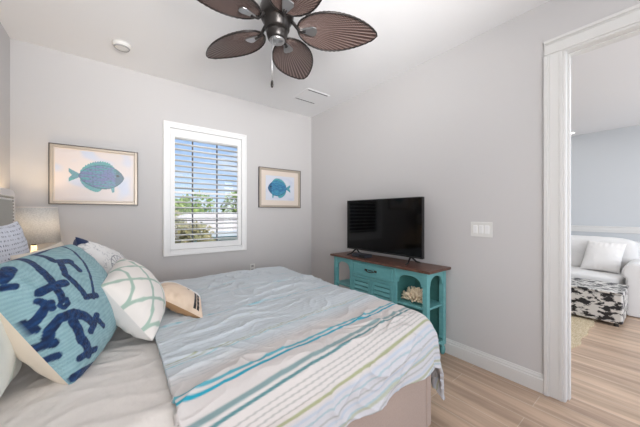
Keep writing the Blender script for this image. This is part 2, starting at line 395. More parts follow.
def louver(z):
    mb = MB(); n = 12; pts = []
    tilt = math.radians(-6)
    for k in range(n):
        a = 2*PI*k/n; y = 0.031*math.cos(a); zz = 0.0085*math.sin(a)
        pts.append((YB+y*math.cos(tilt)-zz*math.sin(tilt), z+y*math.sin(tilt)+zz*math.cos(tilt)))
    mb.prism(pts, 'x', sx0+st+0.001, sx1-st-0.001); return mb
zs = [LZ0+0.032+0.0635*i for i in range(9)]+[1.565+0.034+0.0635*i for i in range(10)]
for z in zs:
    if z < LZ1-0.01 and not (1.515 < z < 1.575): build('louver', louver(z), M['shutter'], win, smooth=True)
b = MB(); YS = YB+0.085     # dark bronze sash behind
M['sash'] = mat('sash_dark', rgb(92, 92, 96), 0.5, bump=(30, 0.03, 0.001))
for x in (0.745, 1.035): b.quad_box(x-0.007, x+0.007, YS-0.008, YS+0.008, WZ0+0.03, WZ1-0.03)
for z in (1.215, 1.60): b.quad_box(WX0, WX1, YS-0.008, YS+0.008, z-0.006, z+0.006)
b.quad_box(WX0, WX0+0.035, YS-0.015, YS+0.015, WZ0, WZ1).quad_box(WX1-0.035, WX1, YS-0.015, YS+0.015, WZ0, WZ1).quad_box(WX0, WX1, YS-0.015, YS+0.015, WZ0, WZ0+0.035).quad_box(WX0, WX1, YS-0.015, YS+0.015, WZ1-0.035, WZ1)
sash = build('window_sash', b, M['sash'], win)
build('window_pane', box(WX0+0.02, WX1-0.02, YS-0.002, YS+0.002, WZ0+0.02, WZ1-0.02), M['pane'], sash)

# ------------------------------------------------------------------ outside
struct('ground', box(-25, 45, YB+0.6, 70, -3.1, -3.0), M['grass'])
hs = thing('neighbouring_house', 'teal house with pale shingled roof seen through the shutter louvers', 'house', (5, 13, -3))
hx0, hx1, hy0, hy1, ez, rz = 1.9, 9.0, 9.6, 16.0, 0.58, 1.36
build('wall', box(hx0, hx1, hy0, hy1, -3, ez), M['house_wall'], hs)
def roofmesh(x0, x1, y0, y1, ze, zr, hip=2.6):
    mb = MB(); yr = (y0+y1)/2
    P = [(x0, y0, ze), (x1, y0, ze), (x1, y1, ze), (x0, y1, ze), (x0+hip, yr, zr), (x1-hip, yr, zr)]
    mb.v = [Vector(p) for p in P]+[Vector((p[0], p[1], p[2]-0.12)) for p in P[:4]]
    mb.f = [[0, 1, 5, 4], [1, 2, 5], [2, 3, 4, 5], [3, 0, 4], [0, 6, 7, 1], [1, 7, 8, 2], [2, 8, 9, 3], [3, 9, 6, 0], [6, 9, 8, 7]]
    return mb
build('roof', roofmesh(hx0-1.7, hx1+0.4, hy0-0.5, hy1+0.4, ez+0.12, rz), M['roof'], hs)
build('fascia', box(hx0-1.7, hx1+0.4, hy0-0.54, hy0-0.5, ez-0.04, ez+0.14), M['house_trim'], hs)
for x in (2.75, 3.75, 5.2):
    wf = build('window', box(x, x+0.75, hy0-0.05, hy0, -0.9, 0.45), M['house_trim'], hs)
    build('pane', box(x+0.08, x+0.67, hy0-0.06, hy0-0.045, -0.82, 0.37), M['sash'], wf)
build('corner_board', box(hx0-0.02, hx0+0.1, hy0-0.03, hy0+0.1, -3, ez), M['house_trim'], hs)
def tree(label, cx, cy, zb, zt, rx, ry, n, m, trunk_r=0.12, group=None, leaf=0.16, kind='tree', cat='tree'):
    o = thing(kind, label, cat, (cx, cy, -3), group)
    mb = MB(); cz = (zb+zt)/2; rz_ = (zt-zb)/2; rnd = random.Random(int(cx*100+cy*7))
    lobes = [(rnd.uniform(-.5, .5)*rx, rnd.uniform(-.5, .5)*ry, rnd.uniform(-.45, .5)*rz_, rnd.uniform(.45, .65)) for _ in range(9)]
    for i in range(n):
        lx, ly, lz, lr = rnd.choice(lobes)
        d = Vector((rnd.gauss(0, 1), rnd.gauss(0, 1), rnd.gauss(0, 1))).normalized()*rnd.uniform(0.7, 1.0)
        p = Vector((cx+lx+d.x*rx*lr, cy+ly+d.y*ry*lr, cz+lz+d.z*rz_*lr))
        a = Vector((rnd.gauss(0, 1), rnd.gauss(0, 1), rnd.gauss(0, 1))).normalized(); c_ = a.orthogonal().normalized()
        s_ = leaf*rnd.uniform(0.6, 1.3); k = len(mb.v)
        mb.v += [p-a*s_, p+c_*s_*0.45, p+a*s_, p-c_*s_*0.45]; mb.f.append([k, k+1, k+2, k+3])
    build('foliage', mb, m, o)
    build('trunk', MB().tube([(cx, cy, -3), (cx+0.05, cy, (zb-3)/2), (cx, cy, cz)], [trunk_r*1.4, trunk_r, trunk_r*0.5], 8), M['bark'], o, smooth=True)
tree('tall bushy green tree beyond the roof at the right side of the window', 8.0, 20.5, -1.0, 3.8, 1.9, 1.5, 4200, M['leaf_a'], leaf=0.2)
tree('broad lower green tree beyond the roof at the left side of the window', 2.6, 19.6, -2.0, 2.75, 2.2, 1.6, 4200, M['leaf_a'], leaf=0.2)
tree('dark green tree in the middle of the window between two larger crowns', 5.6, 26.5, -2.0, 3.2, 2.6, 1.8, 3400, M['leaf_a'], leaf=0.2)
tree('yellowish olive shrub crown close behind the lower left of the window', 1.40, 7.2, -1.2, 1.62, 0.85, 0.7, 4200, M['leaf_b'], 0.06, leaf=0.075, kind='tree')

# ------------------------------------------------------------------ ceiling fan
FC = Vector((0.806, 1.510, 0)); FZ = 2.475
fan = thing('ceiling_fan', 'dark ceiling fan with five ribbed palm leaf blades', 'ceiling fan', (FC.x, FC.y, FZ))
build('canopy', MB().lathe((FC.x, FC.y, 0), [(0.02, 2.74), (0.055, 2.755), (0.072, 2.79), (0.075, 2.819)], 32), M['fan_metal'], fan, smooth=True)
build('downrod', MB().cyl((FC.x, FC.y, 2.6), (FC.x, FC.y, 2.76), 0.013), M['fan_metal'], fan, smooth=True)
build('motor_housing', MB().lathe((FC.x, FC.y, 0), [(0.02, 2.645), (0.06, 2.64), (0.098, 2.61), (0.108, 2.575), (0.105, 2.53), (0.092, 2.505), (0.080, 2.50), (0.078, 2.455), (0.060, 2.445)], 40), M['fan_metal'], fan, smooth=True)
build('switch_cup', MB().lathe((FC.x, FC.y, 0), [(0.064, 2.447), (0.066, 2.425), (0.058, 2.395), (0.050, 2.388)], 32), M['fan_metal'], fan, smooth=True)
build('bottom_cap', MB().lathe((FC.x, FC.y, 0), [(0.048, 2.390), (0.046, 2.380), (0.030, 2.374), (0.008, 2.372), (0.006, 2.366), (0.001, 2.365)], 32), M['fan_silver'], fan, smooth=True)
pc = build('pull_chain', MB().tube([(FC.x-0.04, FC.y-0.02, 2.41), (FC.x-0.045, FC.y-0.02, 2.30), (FC.x-0.045, FC.y-0.02, 2.115)], 0.0022, 6), M['fan_silver'], fan, smooth=True)
build('pull_knob', MB().lathe((FC.x-0.045, FC.y-0.02, 0), [(0.002, 2.118), (0.007, 2.108), (0.009, 2.085), (0.006, 2.072), (0.002, 2.07)], 12), M['fan_metal'], pc, smooth=True)
for k in range(5):
    ang = math.radians(6.5-37.16+72*k)
    er = Vector((math.cos(ang), math.sin(ang), 0)); et = Vector((-math.sin(ang), math.cos(ang), 0))
    pitch = math.radians(11)
    def P(r, t, dz=0.0):
        return Vector((FC.x, FC.y, FZ))+er*r+et*t*math.cos(pitch)+Vector((0, 0, -t*math.sin(pitch)+dz))
    R0, R1, HW = 0.125, 0.648, 0.150
    nu, nv = 40, 96
    def hw(s):
        return HW*max(0.0, (math.sin(PI*min(1, s**0.82)))**0.62)*(1-0.10*s) if 0 < s < 1 else 0.0
    def fn(u, v):
        s_ = u; w = (v*2-1)
        t_ = w*hw(s_)
        r = R0+(R1-R0)*s_
        angr = math.atan2(t_, (r-R0)+0.035)
        rib = abs(((angr/0.052) % 1.0)-0.5)*2
        droop = -0.012*s_*s_-0.10*t_*t_/0.15
        return P(r, t_, 0.0035*rib+droop)
    def cf(u, v):
        w = v*2-1; t_ = w*hw(u); r_ = (R1-R0)*u
        angr = math.atan2(t_, r_+0.035); rib = abs(((angr/0.052) % 1.0)-0.5)*2
        c0 = rgb(58, 41, 38); c1 = rgb(146, 128, 122)
        c = mix(c1, c0, ss(0.0, 0.5, rib))
        return mix(c, rgb(42, 32, 30), ss(0.93, 0.99, abs(w)))
    bl = build('blade', MB().sheet(fn, nu, nv, cf), M['blade'], fan, smooth=False, solid=0.006)
    rim = [fn(i/36, 0)+Vector((0, 0, -0.003)) for i in range(37)]+[fn(1-i/36, 1)+Vector((0, 0, -0.003)) for i in range(1, 37)]
    build('blade_rim', MB().tube(rim, 0.0045, 6), M['fan_metal'], bl, smooth=True)
    # arm: curved neck and flared plate
    build('blade_arm', MB().tube([P(0.07, 0, 0.05), P(0.10, 0, 0.03), P(0.135, 0, -0.012), P(0.18, 0, -0.016)], [0.014, 0.011, 0.010, 0.012], 10), M['fan_metal'], fan, smooth=True)
    mb = MB(); pts = [(0.155, 0.012), (0.185, 0.022), (0.225, 0.034), (0.245, 0.028), (0.252, 0.0), (0.245, -0.028), (0.225, -0.034), (0.185, -0.022), (0.155, -0.012)]
    n0 = 0
    for dz in (-0.010, -0.018):
        for r, t_ in pts: mb.v.append(P(r, t_, dz-0.10*t_*t_/0.15))
    m_ = len(pts)
    mb.f = [list(range(m_)), list(range(m_, 2*m_))]+[[i, (i+1) % m_, m_+(i+1) % m_, m_+i] for i in range(m_)]
    build('arm_plate', mb, M['fan_silver'], fan, bevel=0.002)

# ------------------------------------------------------------------ ceiling fittings
sd = thing('smoke_detector', 'round white smoke detector on the bedroom ceiling', 'smoke detector', (0.042, 2.995, HC-0.045))
build('housing', MB().lathe((0.042, 2.995, 0), [(0.028, HC-0.042), (0.055, HC-0.038), (0.070, HC-0.022), (0.072, HC-0.001)], 36), M['white_plastic'], sd, smooth=True)
build('vent_ring', MB().lathe((0.042, 2.995, 0), [(0.050, HC-0.040), (0.053, HC-0.044), (0.056, HC-0.040), (0.060, HC-0.034)], 36, cap=False), M['soft_grey'], sd, smooth=True)
vt = thing('ceiling_vent', 'flat white air vent cover on the ceiling near the window corner', 'vent', (2.02, 2.85, HC-0.01))
build('vent_plate', box(1.85, 2.19, 2.68, 3.02, HC-0.008, HC-0.0005), M['ceiling'], vt, bevel=0.002)
for y in (2.705, 2.995): build('vent_slot', box(1.87, 2.17, y-0.006, y+0.006, HC-0.0098, HC-0.007), M['dark_slot'], vt)
dl = thing('recessed_downlight', 'lit round recessed downlight in the living room ceiling', 'ceiling light', (5.93, 1.05, HL-0.01))
build('trim_ring', MB().lathe((5.93, 1.05, 0), [(0.085, HL-0.0005), (0.083, HL-0.008), (0.066, HL-0.009), (0.064, HL-0.002)], 32, cap=False), M['white_plastic'], dl, smooth=True)
build('lens', MB().lathe((5.93, 1.05, 0), [(0.064, HL-0.006), (0.01, HL-0.0065)], 32), M['lens'], dl)

# switch plate and outlet
sw = thing('switch_plate', 'white three gang light switch plate on the wall beside the doorway', 'light switch', (XR, 0.99, 1.105))
build('plate', box(XR-0.006, XR-0.0005, 0.905, 1.075, 1.103, 1.228), M['white_plastic'], sw, bevel=0.002)
for y in (0.944, 0.990, 1.036): build('rocker', box(XR-0.011, XR-0.005, y-0.016, y+0.016, 1.132, 1.199), M['shutter'], sw, bevel=0.002)
ol = thing('wall_outlet', 'small white electrical outlet low on the window wall', 'outlet', (1.48, YB, 0.50))
build('plate', box(1.445, 1.515, YB-0.006, YB-0.0005, 0.505, 0.615), M['white_plastic'], ol, bevel=0.002)
for z in (0.535, 0.585): build('socket', box(1.463, 1.497, YB-0.0085, YB-0.005, z-0.014, z+0.014), M['soft_grey'], ol, bevel=0.002)

# ------------------------------------------------------------------ framed fish prints
def fish_pattern(px, py, kind):
    """px, py inside the art sheet 0..1 ; returns colour or None"""
    n1 = noise.noise(Vector((px*7, py*34, kind*5))); n2 = noise.noise(Vector((px*30, py*60, kind*9)))
    if kind == 1:
        x = (px-0.57)/0.30; y = (py-0.50)/0.30; asp = 1
        tailx = -1
    else:
        x = -(px-0.40)/0.33; y = (py-0.50)/0.38
    # body: blunt head at x=+1, tapering to the tail at x=-1
    hwid = (max(0, 1-abs(x)**2.1))**0.72*(0.84+0.06*x)
    inside = abs(y+0.02) < hwid and abs(x) < 1
    dorsal = -0.92 < x < 0.55 and 0 < y < hwid+0.26*max(0, 1-((x+0.25)/0.8)**4)*(0.85+0.15*math.sin(x*60))
    anal = -0.92 < x < 0.05 and -hwid-0.30*max(0, 1-((x+0.5)/0.5)**4) < y < 0
    pelv = 0.35 < x < 0.55 and -hwid-0.35 < y < 0 and abs(x-0.47+(y+hwid)*0.2) < 0.09
    tail = -1.38 < x < -0.80 and abs(y) < 0.12+0.75*max(0, (-x-0.95)) and not (x < -1.25 and abs(y) < (-x-1.25)*1.6)
    if not (inside or dorsal or anal or tail or pelv): return None
    if kind == 1:
        a, b_, c_ = rgb(112, 118, 172), rgb(78, 156, 166), rgb(66, 104, 112)
    else:
        a, b_, c_ = rgb(60, 128, 176), rgb(84, 170, 196), rgb(34, 82, 120)
    c = mix(a, b_, ss(-0.1, 0.55, n1+abs(y)*0.55-0.1))
    c = mix(c, c_, 0.8*ss(0.0, 0.45, n2))
    if x > 0.62: c = mix(c, c_, 0.65)
    edge = hwid-abs(y)
    if not inside: c = mix(c, rgb(96, 176, 170), 0.5)
    if inside and edge < 0.07: c = mix(c, rgb(50, 88, 104), 0.6)
    if (x-0.70)**2+(y-0.12)**2 < 0.006: c = rgb(24, 30, 40)
    if abs(((x*6+y*0.4) % 1)-0.5) < 0.05 and inside: c = mix(c, c_, 0.4)
    return c
def framed(label, x0, x1, z0, z1, fwid, mw, kind, m_in):
    o = thing('framed_picture', label, 'picture', ((x0+x1)/2, YB, z0), 'framed fish prints')
    fr_ = MB()
    for a in ((x0, x0+fwid, z0, z1), (x1-fwid, x1, z0, z1), (x0+fwid, x1-fwid, z0, z0+fwid), (x0+fwid, x1-fwid, z1-fwid, z1)):
        fr_.quad_box(a[0], a[1], YB-0.030, YB-0.002, a[2], a[3])
    ed = MB(); e = 0.006
    for a in ((x0-e, x0, z0-e, z1+e), (x1, x1+e, z0-e, z1+e), (x0, x1, z0-e, z0), (x0, x1, z1, z1+e)):
        ed.quad_box(a[0], a[1], YB-0.034, YB-0.001, a[2], a[3])
    f = build('picture_frame', fr_, m_in, o, bevel=0.003); build('frame_edge', ed, M['frame_dark'], f)
    build('mat_board', box(x0+fwid, x1-fwid, YB-0.016, YB-0.004, z0+fwid, z1-fwid), M['mat_board'], o)
    ax0, ax1, az0, az1 = x0+fwid+mw, x1-fwid-mw, z0+fwid+mw, z1-fwid-mw
    paper = rgb(226, 216, 214) if kind == 1 else rgb(216, 220, 232)
    def cf(u, v):
        c = fish_pattern(u, v, kind)
        if c is None:
            k = noise.noise(Vector((u*4, v*4, kind)))
            c = mix(paper, rgb(206, 212, 228), ss(0.0, 0.5, k))
        return c
    build('art_print', MB().sheet(lambda u, v: (ax0+(ax1-ax0)*u, YB-0.0175, az0+(az1-az0)*v), 190, 110, cf), M['art'], o, solid=0.001)
framed('wide framed print of a purple and teal fish facing right, above the lamp', -0.486, 0.180, 1.392, 1.942, 0.024, 0.012, 1, M['frame_wood'])
framed('small framed print of a blue fish facing left, between window and corner', 1.570, 2.236, 1.390, 1.940, 0.030, 0.070, 2, M['frame_wood'])

# ------------------------------------------------------------------ console
con = thing('console_table', 'teal painted console with louvered doors, arched open ends and brown wood top', 'console table', (2.27, 1.89, 0))
cx0, cx1, cy0, cy1, cz0, cz1 = 2.12, 2.435, 1.28, 2.515, 0.115, 0.785
dv0, dv1 = 1.610, 2.225       # the cabinet box in the middle
T = M['teal']; TD = M['teal_dark']
build('table_top', box(2.090, 2.452, 1.240, 2.555, cz1, cz1+0.024), M['walnut'], con, bevel=0.006)
for (x, y) in ((cx0, cy0), (cx0, cy1-0.045), (cx1-0.045, cy0), (cx1-0.045, cy1-0.045)):
    build('post', box(x, x+0.045, y, y+0.045, cz0-0.02, cz1), T, con, bevel=0.003)
    build('foot', MB().lathe((x+0.0225, y+0.0225, 0), [(0.012, 0.0), (0.020, 0.012), (0.026, 0.045), (0.022, 0.070), (0.014, 0.080), (0.020, 0.095)], 16), T, con, smooth=True)
for z in (0.145, 0.463):
    for (a, b2) in ((cy0+0.012, dv0), (dv1, cy1-0.012)):
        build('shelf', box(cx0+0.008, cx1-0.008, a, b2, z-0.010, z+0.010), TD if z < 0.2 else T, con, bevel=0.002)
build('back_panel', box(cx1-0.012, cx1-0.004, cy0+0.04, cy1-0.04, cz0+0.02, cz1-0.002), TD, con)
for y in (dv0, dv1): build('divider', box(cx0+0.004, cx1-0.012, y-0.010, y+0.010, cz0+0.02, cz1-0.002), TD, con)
def arch(a0, a1, zs, zt, ztop, n=20):
    lo, hi = [], []
    for i in range(n+1):
        u = i/n; a = a0+(a1-a0)*u; w = abs(2*u-1)
        if w > 0.86: z = zs
        else: z = zs+0.018+(zt-zs-0.018)*math.sqrt(max(0, 1-(w/0.86)**2.2))
        lo.append((a, z)); hi.append((a, ztop))
    return lo, hi
for (a, b2) in ((cy0+0.045, dv0-0.010), (dv1+0.010, cy1-0.045)):
    lo, hi = arch(a, b2, 0.655, 0.735, cz1-0.002)
    build('arched_apron', MB().strip(lo, hi, 'x', cx0+0.006, cx0+0.024), T, con)
for y in (cy0+0.006, cy1-0.024):
    lo, hi = arch(cx0+0.045, cx1-0.045, 0.655, 0.745, cz1-0.002)
    build('arched_end_apron', MB().strip([(p, q) for p, q in lo], hi, 'y', y, y+0.018), T, con)
    lo2, hi2 = arch(cx0+0.045, cx1-0.045, 0.075, 0.118, 0.135)
    build('base_apron', MB().strip(lo2, hi2, 'y', y, y+0.018), T, con)
lo2, hi2 = arch(cy0+0.045, cy1-0.045, 0.075, 0.110, 0.135); build('base_apron', MB().strip(lo2, hi2, 'x', cx0+0.006, cx0+0.024), T, con)
# face frame of the middle box
b = MB(); fx0, fx1 = cx0, cx0+0.02
b.quad_box(fx0, fx1, dv0-0.012, dv0+0.026, cz0+0.02, cz1-0.001); b.quad_box(fx0, fx1, dv1-0.026, dv1+0.012, cz0+0.02, cz1-0.001)
b.quad_box(fx0, fx1, dv0+0.026, dv1-0.026, 0.767, cz1-0.001); b.quad_box(fx0, fx1, dv0+0.026, dv1-0.026, 0.603, 0.628); b.quad_box(fx0, fx1, dv0+0.026, dv1-0.026, cz0+0.02, 0.165)
build('face_frame', b, T, con, bevel=0.002)
b = MB(); d0, d1, dz0, dz1 = dv0+0.029, dv1-0.029, 0.631, 0.764
b.quad_box(fx0-0.004, fx0+0.014, d0, d1, dz0, dz1)
dr = build('drawer', b, T, con, bevel=0.002)
b = MB()
for a in ((d0+0.012, d1-0.012, dz0+0.010, dz0+0.022), (d0+0.012, d1-0.012, dz1-0.022, dz1-0.010), (d0+0.012, d0+0.026, dz0+0.022, dz1-0.022), (d1-0.026, d1-0.012, dz0+0.022, dz1-0.022)):
    b.quad_box(fx0-0.009, fx0-0.003, *a)
build('drawer_moulding', b, T, dr, bevel=0.002)
ym = (d0+d1)/2; hx = fx0-0.004
b = MB().tube([(hx, ym-0.062, 0.700), (hx-0.012, ym-0.058, 0.699), (hx-0.020, ym-0.030, 0.690), (hx-0.022, ym, 0.687), (hx-0.020, ym+0.030, 0.690), (hx-0.012, ym+0.058, 0.699), (hx, ym+0.062, 0.700)], 0.005, 8)
b.quad_box(hx-0.004, hx, ym-0.082, ym-0.048, 0.692, 0.712); b.quad_box(hx-0.004, hx, ym+0.048, ym+0.082, 0.692, 0.712); b.quad_box(hx-0.003, hx, ym-0.03, ym+0.03, 0.697, 0.708)
build('handle', b, M['bronze'], dr, smooth=True)
for (a, b2) in ((d0, ym-0.002), (ym+0.002, d1)):
    b = MB(); z0, z1 = 0.168, 0.600; s_ = 0.036
    b.quad_box(fx0-0.003, fx0+0.014, a, a+s_, z0, z1).quad_box(fx0-0.003, fx0+0.014, b2-s_, b2, z0, z1).quad_box(fx0-0.003, fx0+0.014, a+s_, b2-s_, z0, z0+s_).quad_box(fx0-0.003, fx0+0.014, a+s_, b2-s_, z1-s_, z1)
    dd = build('door', b, T, con, bevel=0.002)
    build('door_backing', box(fx0+0.012, fx0+0.016, a+s_, b2-s_, z0+s_, z1-s_), TD, dd)  # dark teal paints in the shade between the louver slats
    b = MB(); z = z0+s_+0.006
    while z < z1-s_-0.028:
        b.prism([(fx0+0.0115, z+0.034), (fx0+0.009, z+0.034), (fx0-0.004, z+0.008), (fx0-0.004, z+0.002), (fx0+0.0005, z)], 'y', a+s_, b2-s_); z += 0.044
    build('louver_panel', b, T, dd)
    ky = b2-0.018 if a < ym-0.1 else a+0.018
    kb = build('knob', MB().lathe((0, 0, 0), [(0.004, 0), (0.004, 0.012), (0.011, 0.016), (0.011, 0.022), (0.004, 0.026)], 14), M['bronze'], dd, smooth=True)
    for v in kb.data.vertices:
        p = v.co+Vector(con.location); v.co = Vector((fx0-0.003-p.z, ky+p.x, 0.42+p.y))-Vector(con.location)

# coral on the shelf
mb = MB(); rc = random.Random(3); c0 = Vector((2.225, 1.465, 0.476))
for i in range(95):
    az = rc.uniform(0, 2*PI); el = rc.uniform(-0.05, 1.45)
    d = Vector((math.cos(az)*math.cos(el), math.sin(az)*math.cos(el), math.sin(el)))
    L = rc.uniform(0.075, 0.098); st_ = c0+Vector((0, 0, 0.012))+Vector((d.x*0.02, d.y*0.03, d.z*0.01))
    sc = Vector((d.x*L*0.82, d.y*L*1.12, d.z*L*1.25))
    bend = Vector((rc.uniform(-1, 1), rc.uniform(-1, 1), rc.uniform(-0.3, 1)))*0.010
    p1 = st_+sc*0.55+bend; p2 = st_+sc
    if p2.z < 0.482: p2.z = 0.482
    if p1.z < 0.481: p1.z = 0.481
    mb.tube([st_, p1, p2, p2+(p2-p1).normalized()*0.004], [0.007, 0.0075, 0.0078, 0.003], 7)
tag(build('coral_ornament', mb, M['coral'], smooth=True), 'cream branching coral ornament on the shelf of the teal console', 'ornament')

# television
tv = thing('television', 'black flat screen television standing on the teal console', 'television', (2.28, 1.91, 0.809))
tx = 2.275; ty0, ty1, tz0, tz1 = 1.420, 2.445, 0.872, 1.458
build('cabinet', box(tx+0.004, tx+0.035, ty0, ty1, tz0, tz1).quad_box(tx+0.035, tx+0.07, ty0+0.15, ty1-0.15, tz0+0.03, tz0+0.33), M['black_plastic'], tv, bevel=0.004)
b = MB(); e = 0.008
b.quad_box(tx-0.001, tx+0.004, ty0, ty0+e, tz0, tz1).quad_box(tx-0.001, tx+0.004, ty1-e, ty1, tz0, tz1).quad_box(tx-0.001, tx+0.004, ty0+e, ty1-e, tz1-e, tz1).quad_box(tx-0.001, tx+0.004, ty0+e, ty1-e, tz0, tz0+0.016)
build('bezel', b, M['black_plastic'], tv)
build('screen', box(tx+0.0005, tx+0.003, ty0+e, ty1-e, tz0+0.016, tz1-e), M['screen'], tv)
for y, sg in ((ty0+0.14, -1), (ty1-0.14, 1)):
    b = MB().tube([(tx+0.02, y, tz0+0.01), (tx-0.05, y+sg*0.02, 0.826), (tx-0.105, y+sg*0.028, 0.815)], [0.011, 0.008, 0.005], 8)
    b.tube([(tx+0.02, y, tz0+0.01), (tx+0.085, y+sg*0.02, 0.826), (tx+0.130, y+sg*0.028, 0.815)], [0.011, 0.008, 0.005], 8)
    build('leg', b, M['black_plastic'], tv, smooth=True)
M['box_grey'] = mat('dark_grey_plastic', rgb(52, 54, 62), 0.4, bump=(60, 0.02, 0.001))
cb = thing('cable_box', 'low dark cable box lying under the television', 'cable box', (2.21, 2.14, 0.8095))
build('casing', box(2.15, 2.27, 2.035, 2.235, 0.8098, 0.846), M['box_grey'], cb, bevel=0.004)
build('front_panel', box(2.147, 2.150, 2.037, 2.120, 0.813, 0.843), M['black_plastic'], cb)

# ------------------------------------------------------------------ bed
bx0, bx1, by0, by1 = -0.565, 1.465, 0.855, 2.815
bed = thing('bed', 'king size bed frame in taupe upholstery with a nailhead headboard', 'bed', (0.43, 1.84, 0))
build('side_rail', box(bx0, bx1-0.055, by0, by0+0.045, 0.07, 0.40), M['uphol'], bed, bevel=0.012)
build('side_rail', box(bx0, bx1-0.055, by1-0.045, by1, 0.07, 0.40), M['uphol'], bed, bevel=0.012)
build('foot_rail', box(bx1-0.055, bx1, by0, by1, 0.07, 0.405), M['uphol'], bed, bevel=0.012)
build('slat_deck', box(bx0, bx1-0.056, by0+0.046, by1-0.046, 0.30, 0.345), M['uphol'], bed)
for x in (bx0+0.1, bx1-0.08):
    for y in (by0+0.08, by1-0.08): build('leg', MB().cyl((x, y, 0), (x, y, 0.075), 0.022, 0.03), M['walnut'], bed, smooth=True)
hb0, hb1, hz = 0.84, 2.835, 1.465
hx0_, hx1_ = -0.715, -0.570
def rrect(y0, y1, z0, z1, r, n=8):
    pts = [(y0, z0), (y1, z0)]
    for k in range(n+1):
        a = PI/2*k/n; pts.append((y1-r+r*math.cos(a), z1-r+r*math.sin(a)))
    for k in range(n+1):
        a = PI/2+PI/2*k/n; pts.append((y0+r+r*math.cos(a), z1-r+r*math.sin(a)))
    return pts
hb = build('headboard', MB().prism(rrect(hb0, hb1, 0.1, hz, 0.05), 'x', hx0_, hx1_), M['head_border'], bed, bevel=0.012)
build('headboard_panel', MB().prism(rrect(hb0+0.10, hb1-0.10, 0.2, hz-0.075, 0.03), 'x', hx1_-0.002, hx1_+0.008), M['headboard'], hb, bevel=0.004)
mb = MB(); y, z = hb0+0.075, 0.55
pts = []
zz = 0.55
while zz < hz-0.05: pts += [(hb0+0.075, zz), (hb1-0.075, zz)]; zz += 0.022
yy = hb0+0.075
while yy < hb1-0.07: pts.append((yy, hz-0.055)); yy += 0.022
for (py, pz) in pts:
    n0 = len(mb.v); m_ = 8; x = hx1_
    for rr, dx in ((0.0085, 0.0), (0.0065, 0.005), (0.002, 0.0075)):
        for k in range(m_):
            a = 2*PI*k/m_; mb.v.append(Vector((x+dx, py+rr*math.cos(a), pz+rr*math.sin(a))))
    for i in range(2):
        for k in range(m_): mb.f.append([n0+i*m_+k, n0+i*m_+(k+1) % m_, n0+(i+1)*m_+(k+1) % m_, n0+(i+1)*m_+k])
    mb.f.append([n0+2*m_+k for k in range(m_)])
build('nailhead_trim', mb, M['nail'], hb, smooth=True)

mt = tag(build('mattress', soft(bx0+0.015, bx1-0.07, by0+0.05, by1-0.05, 0.347, 0.655, 20, 9.0), M['sheet'], smooth=True), 'thick mattress in a pale fitted sheet, on the upholstered bed', 'mattress')

def drape(x0, x1, y0, y1, core, ztop, r, wob, seed, cf, nu, nv, flare=0.10, crown=0.0, thick=0.02):
    """cloth laid over a rounded block: x,y cloth coordinates, core = flat area"""
    cx0_, cx1_, cy0_, cy1_ = core
    def fn(u, v):
        x = x0+(x1-x0)*u; y = y0+(y1-y0)*v
        qx = min(max(x, cx0_), cx1_); qy = min(max(y, cy0_), cy1_)
        dx, dy = x-qx, y-qy; L = math.hypot(dx, dy)
        wx = x+0.10*noise.noise(Vector((x*3, y*3, seed+5))); wy = y+0.10*noise.noise(Vector((x*3, y*3, seed+9)))
        w = noise.noise(Vector((x*2.0, y*2.0, seed)))*wob*0.9 + noise.noise(Vector((wx*6, wy*5, seed+3)))*wob*0.35
        am = 0.35+0.65*ss(-0.1, 0.3, noise.noise(Vector((x*1.7, y*1.7, seed+11))))
        w += (1-abs(noise.noise(Vector((wx*3.2+2.5*wy, wy*9-wx*2, seed+7)))))**9*wob*0.85*am
        w += (1-abs(noise.noise(Vector((wx*9-3*wy, wy*14, seed+17)))))**7*wob*0.38*am
        cr_ = crown*max(0.0, 1-((x-(cx0_+cx1_)/2)/((cx1_-cx0_)/2+0.2))**2)*max(0.0, 1-((y-(cy0_+cy1_)/2)/((cy1_-cy0_)/2+0.2))**2)
        if L < 1e-6: return Vector((x, y, ztop+w+cr_))
        nx_, ny_ = dx/L, dy/L
        q = r*PI/2
        if L < q: o_ = r*math.sin(L/r); dz = r*(1-math.cos(L/r))
        else: o_ = r+(L-q)*flare; dz = r+(L-q)*math.sqrt(1-flare*flare)
        k = ss(0.0, q, L)
        tang = (x*-ny_+y*nx_)
        fold = 0.020*k*math.sin(tang*17+seed+2*noise.noise(Vector((x*2, y*2, seed))))*ss(q*0.6, q*2.2, L)
        return Vector((qx+nx_*(o_+fold+w*k), qy+ny_*(o_+fold+w*k), ztop+w*(1-k)+cr_*(1-k)-dz))
    mb = MB().sheet(fn, nu, nv, (lambda u, v: cf(x0+(x1-x0)*u, y0+(y1-y0)*v)) if cf else None)
    return mb

# smooth top sheet turned down over the head end
fs = build('top_sheet', drape(-0.52, 0.30, 0.62, 3.02, (-0.45, 0.5, 1.00, 2.66), 0.672, 0.12, 0.012, 11, None, 90, 200, 0.04), M['sheet'], smooth=True, solid=0.008)
tag(fs, 'smooth off-white sheet turned down across the head end of the bed', 'sheet')

